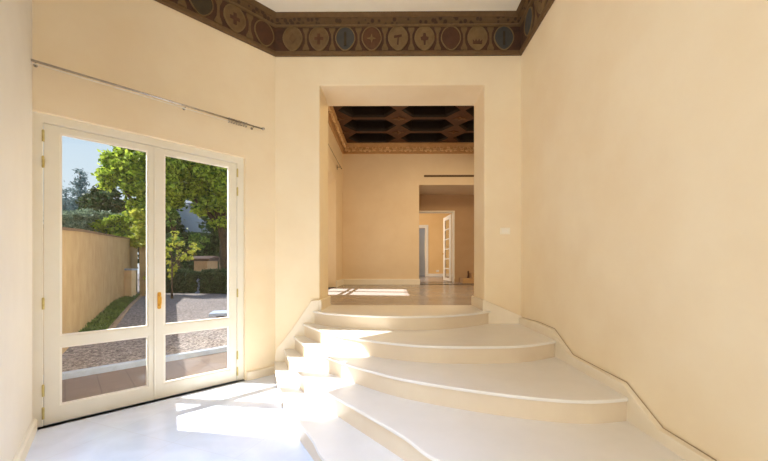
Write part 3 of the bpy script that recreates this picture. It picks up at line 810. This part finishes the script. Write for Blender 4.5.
# tan garden wall with coping
wp = [c2w(-6.24 + .7 * (7.08 - 2.8), 2.8), c2w(-6.24, 7.08), c2w(-9.85, 12.4), c2w(-11.4, 15.3), c2w(-12.0, 16.6)]
wh = [1.70, 2.06, 2.42, 2.56, 2.6]
gw = MB(); cpb = MB()
def wall_strip(mb, th, z0s, z1s, over=0):
    vs = []; m = len(wp)
    for i in range(m):
        t = (wp[min(i + 1, m - 1)] - wp[max(i - 1, 0)]).normalized(); n = Vector((-t.y, t.x, 0))   # to the left = outwards
        a = wp[i] - n * over; b = wp[i] + n * (th + over)
        vs += [(a.x, a.y, z0s[i]), (b.x, b.y, z0s[i]), (b.x, b.y, z1s[i]), (a.x, a.y, z1s[i])]
    fs = [(0, 1, 2, 3), tuple(4 * (m - 1) + k for k in (3, 2, 1, 0))]
    for i in range(m - 1):
        for k in range(4): fs.append((4 * i + k, 4 * i + (k + 1) % 4, 4 * (i + 1) + (k + 1) % 4, 4 * (i + 1) + k))
    mb.add(vs, fs)
wall_strip(gw, .25, [-.3] * 5, wh)
gwo = gw.build('garden_wall', M['tan_wall']); setp(gwo, 'long tan rendered wall along the left of the gravel yard', 'garden wall')
wall_strip(cpb, .25, [h_ - .002 for h_ in wh], [h_ + .045 for h_ in wh], .03)
cpb.build('coping', M['coping'], gwo)
# end pier
ep = wp[3] + Vector((.45, .5, 0))
pier = MB().box(-.28, .28, -.28, .28, -.1, 2.55).box(-.33, .33, -.33, .33, 2.55, 2.63).build('garden_pier', M['tan_wall']); pier.location = ep; pier.rotation_euler = (0, 0, .5)
setp(pier, 'square tan pier closing the far end of the garden wall', 'pier')
# low cream wall with coping across the bed
q0 = D(115.0, 14.2); q1 = D(131.5, 14.2)
rw = (q1 - q0); ln = rw.length
ret = MB().box(-.3, ln, 0, .25, -.1, 1.17).build('low_wall', mat('cream_low_wall', srgb(232, 206, 164), .9, srgb(222, 194, 150), 3), bevel=.008)
ret.location = q0; ret.rotation_euler = (0, 0, math.atan2(rw.y, rw.x)); setp(ret, 'short cream wall with pale coping at the far end of the planted bed', 'low wall')
MB().box(-.3, ln + .04, -.04, .29, 1.17, 1.24).build('coping', M['kerb'], ret, bevel=.008)

# planted bed in front of the wall
be = [G(u, v, GZ) for u, v in ((104, 338), (110.8, 331), (122, 317), (131, 306), (141, 296))]
bw = [c2w(-6.24 + .7 * .55, 7.08 - .55), c2w(-6.24, 7.08), c2w(-8.4, 10.3), c2w(-9.85, 12.4), c2w(-11.1, 14.6)]
struct(MB().prism([(p.x, p.y) for p in be + bw[::-1]], -.05, GZ + .03).build('ground_bed', M['soil']))
eb = MB().tube([Vector((p.x, p.y, GZ + .04)) for p in catmull(be, 5)], .055, 6).build('bed_edging', mat('bed_edging_stone', srgb(170, 146, 120), .9, srgb(140, 118, 96), 8))
setp(eb, 'low stone edging between gravel and planted bed', 'edging')
def cards(mb, p, s, nrm=None, asp=.55):
    """one leaf: a folded four-sided blade"""
    a = Vector((random.gauss(0, 1), random.gauss(0, 1), random.gauss(0, .8))).normalized()
    b = a.cross(Vector((random.gauss(0, 1), random.gauss(0, 1), random.gauss(0, 1)))).normalized()
    c = a.cross(b)
    k = len(mb.v)
    mb.v += [tuple(p - a * s), tuple(p + b * s * asp + c * s * .15), tuple(p + a * s), tuple(p - b * s * asp + c * s * .15)]
    mb.f += [(k, k + 1, k + 2), (k, k + 2, k + 3)]
def lerp(a, b, t): return a + (b - a) * t
gr = MB()
for i in range(3200):
    t = random.random() * 3.999; k = int(t); f = t - k
    if k < 1 and random.random() < .6: continue
    p = lerp(lerp(be[k], be[k + 1], f), lerp(bw[k], bw[k + 1], f), random.uniform(.08, .98)); p.z = GZ + .03
    h_ = random.uniform(.04, .13); w_ = .012
    an = random.uniform(0, 2 * PI); lean = Vector((math.cos(an), math.sin(an), 0)) * h_ * random.uniform(.2, .9)
    sd = Vector((-math.sin(an), math.cos(an), 0)) * w_ * 1.6
    kk = len(gr.v)
    gr.v += [tuple(p - sd), tuple(p + sd), tuple(p + lean * .5 + sd * .8 + Vector((0, 0, h_ * .75))), tuple(p + lean + Vector((0, 0, h_)))]
    gr.f += [(kk, kk + 1, kk + 2), (kk, kk + 2, kk + 3)]
o = gr.build('grass', M['grass']); setp(o, 'short green grass filling the bed below the garden wall', 'grass', kind='stuff')

def ellip(c, r, shell=.55):
    while True:
        v = Vector((random.uniform(-1, 1), random.uniform(-1, 1), random.uniform(-1, 1)))
        L = v.length
        if L <= 1 and L > .05:
            rr = max(L, shell) if random.random() < .75 else L
            v = v / L * rr
            return Vector((c[0] + v.x * r[0], c[1] + v.y * r[1], c[2] + v.z * r[2]))
def plant(name, base, blobs, n, size, m, label, cat, trunk=None, bark=True, group=None, lean=(0, 0), jit=.0):
    """base: point on the ground. blobs: (dx, dy, z, rx, ry, rz) crown masses; trunk: (radius, height)"""
    root = empty(name, (base.x, base.y, GZ)); setp(root, label, cat, group)
    mb = MB()
    tot = sum(b[3] * b[4] * b[5] for b in blobs)
    for b in blobs:
        cnt = int(n * b[3] * b[4] * b[5] / tot) + 20
        clumps = [ellip((b[0], b[1], b[2]), (b[3], b[4], b[5]), .6) for _ in range(max(6, cnt // 150))]
        cr = .17 * min(b[3], b[5]) + size
        for _ in range(cnt):
            c = random.choice(clumps)
            p = c + Vector((random.gauss(0, 1), random.gauss(0, 1), random.gauss(0, .7))) * cr * .55
            if p.z < .03: p.z = random.uniform(.03, .2)
            cards(mb, p, size * random.uniform(.6, 1.25))
    mb.build('crown', m, root)
    if trunk:
        r, h_ = trunk
        t = MB()
        pts = [(lean[0] * (i / 5) ** 2, lean[1] * (i / 5) ** 2, -.05 + h_ * i / 5) for i in range(6)]
        t.tube(pts, [r * (1.25 if i == 0 else 1 - .09 * i) for i in range(6)], 10)
        tp_ = Vector(pts[-1])
        for b in blobs[:5]:
            e = Vector((b[0], b[1], b[2]))
            s = Vector(pts[3 if e.z < h_ * 1.1 else 4])
            mid = s.lerp(e, .5) + Vector((random.uniform(-.1, .1), random.uniform(-.1, .1), .15))
            t.tube([s, mid, e], [r * .55, r * .4, r * .15], 7)
        t.build('trunk', M['bark'], root, smooth=True)
    return root
def T(u, d): return D(u, d, GZ)
def zz(v, d): return Zat(v, d) - GZ
def bl(base, u, v, d, ru, rv, ry=None):
    """crown mass seen about u, v at depth d, ru x rv in photo pixels"""
    p = D(u, d); q = ru / F * d
    return (p.x - base.x, p.y - base.y, zz(v, d), q, ry if ry else q, rv / F * d)
# bright tree whose crown fills the upper right of the left leaf
b = T(150, 17.5)
plant('broadleaf_tree', b, [bl(b, 128, 172, 17, 22, 22), bl(b, 150, 160, 17.5, 26, 26), bl(b, 152, 192, 17, 22, 26), bl(b, 118, 180, 16.5, 14, 16), bl(b, 136, 198, 17, 14, 16)], 20000, .115, M['leaf_bright'], 'bright green broadleaf tree crowning the far end of the garden wall', 'tree', (.22, 3.6))
b = T(223.5, 19)
plant('broadleaf_tree', b, [bl(b, 198, 172, 19, 30, 26), bl(b, 222, 180, 19, 26, 32), bl(b, 180, 186, 18.6, 20, 22), bl(b, 216, 214, 18.8, 18, 16), bl(b, 236, 205, 19, 18, 26), bl(b, 184, 160, 19, 22, 20)], 25000, .125, M['leaf_bright'], 'large leafy tree with a stout trunk rising behind the clipped hedge', 'tree', (.27, 4.2))
b = T(178, 21)
plant('broadleaf_tree', b, [bl(b, 168, 212, 20, 8, 20), bl(b, 200, 240, 20, 8, 8), bl(b, 168, 190, 20, 12, 16), bl(b, 176, 243, 20, 8, 6)], 6000, .09, M['leaf_mid'], 'thinner mid green tree behind the young yellow sapling', 'tree', (.16, 3.0))
# conifers far behind
for u, v0, v1, d, w, lab in ((80, 166, 222, 34, 22, 'tall blue green conifer against the sky, left of the bright tree'), (66, 185, 224, 36, 14, 'smaller blue green conifer at the left edge of the door glass')):
    b = T(u, d); root = empty('conifer', (b.x, b.y, GZ)); setp(root, lab, 'tree')
    mb = MB(); ztop = zz(v0, d); zbot = 2.0
    for br in range(95):
        t = random.uniform(.02, 1) ** .8
        z_ = ztop - (ztop - zbot) * t
        L = (w / F * d) * (t ** .8) * random.uniform(.45, 1.1)
        an = random.uniform(0, 2 * PI); dr = random.uniform(-.1, .35)
        for k in range(int(14 + 60 * t)):
            f = random.random() ** .7
            p = Vector((L * f * math.cos(an), L * f * math.sin(an), z_ - dr * L * f + .12 * L * f * f))
            cards(mb, p + Vector((random.gauss(0, .22), random.gauss(0, .22), random.gauss(0, .13))), random.uniform(.12, .24), asp=.3)
    mb.build('crown', M['leaf_conifer'], root)
    MB().tube([(0, 0, -.05), (0, 0, ztop * .5), (0, 0, ztop * .93)], [.25, .16, .03], 8).build('trunk', M['bark'], root, smooth=True)
b = T(107, 27)
plant('broadleaf_tree', b, [bl(b, 104, 200, 27, 15, 15), bl(b, 92, 206, 27, 9, 12), bl(b, 117, 203, 27, 10, 14)], 5000, .2, M['leaf_dark'], 'dull dark green tree between the conifer and the bright tree', 'tree', (.25, 4.0))
# silvery shrubs behind the wall
for u, v, d, ru, rv, lab in ((72, 222, 17, 16, 15, 'silvery green shrub above the wall at the left edge of the door glass'), (94, 222, 18, 14, 13, 'silvery green shrub above the middle of the garden wall'), (113, 221, 19, 12, 13, 'silvery green shrub nearest the bright tree above the wall')):
    b = T(u, d)
    plant('shrub', b, [bl(b, u, v, d, ru, rv), bl(b, u - ru * .5, v + 4, d, ru * .8, rv * .8), bl(b, u, v + 16, d, ru, rv), bl(b, u + ru * .6, v + 4, d, ru * .7, rv * .9)], 9000, .085, M['leaf_olive'], lab, 'shrub', (.08, 1.5), group='silvery shrubs behind the wall')
b = T(117, 18.2)
plant('shrub', b, [bl(b, 114, 226, 18, 14, 11), bl(b, 126, 222, 18, 10, 10), bl(b, 105, 233, 18, 8, 7), bl(b, 122, 242, 18, 14, 12)], 9000, .09, M['leaf_bright'], 'rounded fresh green shrub rising over the garden wall end', 'shrub', (.09, 1.6))
b = T(141, 15.6)
plant('shrub', b, [bl(b, 141, 225, 15.6, 9, 14), bl(b, 138, 240, 15.6, 7, 12), bl(b, 147, 235, 15.6, 8, 18), bl(b, 150, 262, 15.6, 8, 20)], 3200, .1, M['leaf_yellow'], 'yellow green climbing shrub at the pier end of the wall', 'shrub', (.06, 2.0))
# clipped hedge, dark tall hedge behind it
def hedge(name, p0, p1, th, h_, n, size, m, label, core):
    p0 = Vector((p0.x, p0.y, GZ)); p1 = Vector((p1.x, p1.y, GZ)); d_ = p1 - p0; L = d_.length
    root = empty(name, p0, math.atan2(d_.y, d_.x)); setp(root, label, 'hedge')
    mb = MB()
    for i in range(n):
        f = random.random()
        x = random.uniform(0, L)
        if f < .55: p = Vector((x, random.gauss(0, .04), random.uniform(.02, h_)))
        elif f < .85: p = Vector((x, random.uniform(0, th), h_ + random.gauss(0, .04) + .06 * math.sin(x * 1.7)))
        else: p = Vector((random.choice((0, L)) + random.gauss(0, .04), random.uniform(0, th), random.uniform(.02, h_)))
        cards(mb, p, size * random.uniform(.6, 1.3))
    mb.build('foliage', m, root)
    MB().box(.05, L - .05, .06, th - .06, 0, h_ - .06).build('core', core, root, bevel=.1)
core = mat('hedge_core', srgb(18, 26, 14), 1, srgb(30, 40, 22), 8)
hedge('clipped_hedge', D(150, 17.6), D(196.5, 17.2), .9, zz(272.5, 17.3), 6500, .07, M['leaf_box'], 'clipped box hedge behind the young sapling', core)
hedge('clipped_hedge', D(200.5, 17.1), D(240, 16.6), .9, zz(272, 16.8), 6000, .07, M['leaf_box'], 'clipped box hedge in front of the stout tree trunk', core)
hedge('tall_hedge', D(148, 31), D(262, 29), 1.2, zz(234, 30), 11000, .16, M['leaf_dark'], 'tall dark hedge behind the stout tree trunk', core)
# small white post between the hedge lengths
pp = G(198.5, 293, GZ)
fp = MB().lathe((0, 0, 0), [(.16, 0), (.16, .05), (.07, .1), (.06, .5), (.09, .56), (.12, .62), (.05, .7), (.02, .74)], 12).build('garden_pedestal', M['kerb']); fp.location = pp
setp(fp, 'small pale stone pedestal between the two clipped hedges', 'pedestal')
# young sapling
b = G(172, 298.5, GZ)
dsp = (b - Vector((0, 0, 0))).length
root = plant('sapling', b, [bl(b, 176, 266, 14.8, 9, 8), bl(b, 169, 250, 14.8, 6, 12), bl(b, 184, 254, 14.8, 9, 9), bl(b, 167, 274, 14.8, 5, 5), bl(b, 192, 248, 14.8, 5, 7), bl(b, 176, 240, 14.8, 6, 9)], 420, .075, M['leaf_yellow'], 'young sapling with sparse yellow green leaves on the gravel', 'tree', (.045, 1.7))
# stone slab on the gravel, right of the view
p = G(230, 318.5, GZ)
sl_ = MB().box(-.45, .9, -.25, .35, .1, .18).build('stone_bench', M['kerb'], bevel=.01); sl_.location = (p.x, p.y, GZ); sl_.rotation_euler = (0, 0, PHI - .5)
MB().box(-.3, -.12, -.18, .28, 0, .1).build('leg', M['coping'], sl_, bevel=.006); MB().box(.55, .73, -.18, .28, 0, .1).build('leg', M['coping'], sl_, bevel=.006)
setp(sl_, 'low pale stone bench slab on the gravel at the right glass edge', 'bench')
# beige outbuilding and pale house behind the trees
def house(name, u0, u1, d, vt, roof_h, m, label, wins, rm=None):
    a, b_ = D(u0, d), D(u1, d); dd = b_ - a; L = dd.length; hh = zz(vt, d)
    root = empty(name, (a.x, a.y, GZ), math.atan2(dd.y, dd.x)); setp(root, label, 'house')
    dp = min(6, L * 1.6)
    MB().box(0, L, 0, dp, -.1, hh).build('wall', m, root)
    MB().plate([(-.3, -.3, hh), (L + .3, -.3, hh), (L + .3, dp / 2, hh + roof_h), (-.3, dp / 2, hh + roof_h)], None, (0, 0, .15)).plate([(-.3, dp / 2, hh + roof_h), (L + .3, dp / 2, hh + roof_h), (L + .3, dp + .3, hh), (-.3, dp + .3, hh)], None, (0, 0, .15)).build('roof', rm or M['roof_tile'], root)
    for x, z_ in wins:
        f = MB().box(x - .5, x + .5, -.06, .02, z_ - .7, z_ + .7).build('window', M['white'], root)
        MB().box(x - .4, x + .4, -.075, -.05, z_ - .6, z_ + .6).build('shutter', M['shutter'], f)
house('house', 168, 226, 36, 205, 1.2, M['house_white'], 'pale bluish white house glimpsed between the tree leaves', [(1.6, 4.2), (4.4, 4.2), (1.6, 1.6), (4.4, 1.6)])
sh = D(188, 27)
house('garden_shed', 194, 207, 22.5, 261, .2, M['beige_render'], 'low beige outbuilding behind the clipped hedge', [], M['dark_wood'])
# background greenery closing the view
for u, v, d, ru, rv, lab in ((240, 215, 32, 30, 40, 'large dark tree far behind the stout trunk'), (160, 225, 34, 22, 34, 'dark far tree behind the meeting stiles of the door')):
    b = T(u, d)
    plant('broadleaf_tree', b, [bl(b, u, v, d, ru, rv), bl(b, u - ru * .6, v + 14, d, ru * .6, rv * .7), bl(b, u + ru * .5, v + 14, d, ru * .6, rv * .7)], 5000, .3, M['leaf_dark'], lab, 'tree', (.35, 4.5))

# ------------------------------------------------------------------ light
w = bpy.data.worlds.new('sky'); scene.world = w; w.use_nodes = True
nt = w.node_tree; bg = nt.nodes['Background']
tc = nt.nodes.new('ShaderNodeTexCoord'); sp = nt.nodes.new('ShaderNodeSeparateXYZ'); rp = nt.nodes.new('ShaderNodeValToRGB')
nt.links.new(tc.outputs['Generated'], sp.inputs['Vector']); nt.links.new(sp.outputs['Z'], rp.inputs['Fac']); nt.links.new(rp.outputs['Color'], bg.inputs['Color'])
e = rp.color_ramp.elements
e[0].position = .0; e[0].color = (.86, .9, .94, 1)
e[1].position = 1.0; e[1].color = (.22, .42, .85, 1)
x = e.new(.2); x.color = (.72, .84, .95, 1)
x = e.new(.42); x.color = (.52, .72, .95, 1)
bg.inputs['Strength'].default_value = 1.0

sd = bpy.data.lights.new('sun', 'SUN'); sd.energy = 7.0; sd.angle = math.radians(.55); sd.color = (1, .96, .9)
so_ = bpy.data.objects.new('sun', sd); COL.objects.link(so_)
az = math.radians(-7.0); el = math.radians(45)
dv = Vector((math.cos(az) * math.cos(el), math.sin(az) * math.cos(el), -math.sin(el)))
so_.rotation_euler = dv.to_track_quat('-Z', 'Y').to_euler(); so_.location = (-12, 3, 12)

bd = bpy.data.lights.new('sun_boost_spot', 'SPOT'); bd.energy = 19 * 4 * PI * 1600; bd.spot_size = math.radians(4.5); bd.spot_blend = .08; bd.shadow_soft_size = .2  # added spots along the sun's path, strengthening it through door and window
bd.color = (1, .97, .93)
bo = bpy.data.objects.new('sun_boost_spot', bd); COL.objects.link(bo)
bo2 = bo.copy(); COL.objects.link(bo2); bo2.location = Vector((XO, (YW0 + YW1) / 2, H + 1.25)) - dv * 40; bo2.rotation_euler = dv.to_track_quat('-Z', 'Y').to_euler()
bo.location = W(s_of_u(158), 0, 1.42) - dv * 40; bo.rotation_euler = dv.to_track_quat('-Z', 'Y').to_euler()

def area(name, loc, target, size, power, col, sy=None):
    l = bpy.data.lights.new(name, 'AREA'); l.energy = power; l.color = col; l.size = size
    if sy: l.shape = 'RECTANGLE'; l.size_y = sy
    o = bpy.data.objects.new(name, l); COL.objects.link(o); o.location = loc
    o.rotation_euler = (Vector(target) - Vector(loc)).to_track_quat('-Z', 'Y').to_euler()
    return o
area('rear_fill_light', (-1.0, -2.9, 1.5), (1.3, 3, 1.2), 1.8, 103, (1, .98, .88), 2.2)  # unseen fill lamp added behind the camera; the rear wall is closed
area('side_fill_light', (-1.85, .5, 2.2), (1.5, 3.3, 1.9), 1.0, 29, (1, .96, .9), 1.6)  # unseen lamp added at the left to brighten the right wall
dl_ = area('floor_fill_light', (-1.15, 1.2, 3.9), (-1.15, 1.35, 0), .8, 28, (.44, .63, 1), .8); dl_.data.spread = math.radians(70)  # added overhead fill that cools the floor; the ceiling has no opening
area('upper_room_fill', (2.2, 7.0, 4.6), (1.0, 7.2, 0), 1.2, 136, (1, .75, .42), 1.2)  # fill lamp added out of view to brighten the upper room
area('yellow_room_fill', (-.9, 14.2, 2.9), (3, 16.2, 1.8), 2.4, 165, (1, .92, .78), 2.4)  # unseen lamp added to brighten the far room and its open leaf

# ------------------------------------------------------------------ camera
cam = bpy.data.cameras.new('camera'); cam.sensor_width = 36; cam.lens = F / 768 * 36
cam.shift_y = (VH - 230.5) / 768; cam.shift_x = -(U0 - 384) / 768; cam.clip_start = .02; cam.clip_end = 300
co = bpy.data.objects.new('camera', cam); COL.objects.link(co)
co.location = (0, 0, HC); co.rotation_euler = (PI / 2, 0, YAW)
scene.camera = co
scene.view_settings.view_transform = 'Standard'
scene.view_settings.look = 'None'
scene.view_settings.exposure = 0.0
scene.cycles.use_denoising = True
scene.cycles.max_bounces = 12; scene.cycles.diffuse_bounces = 8; scene.cycles.transparent_max_bounces = 24
scene.cycles.sample_clamp_indirect = 8
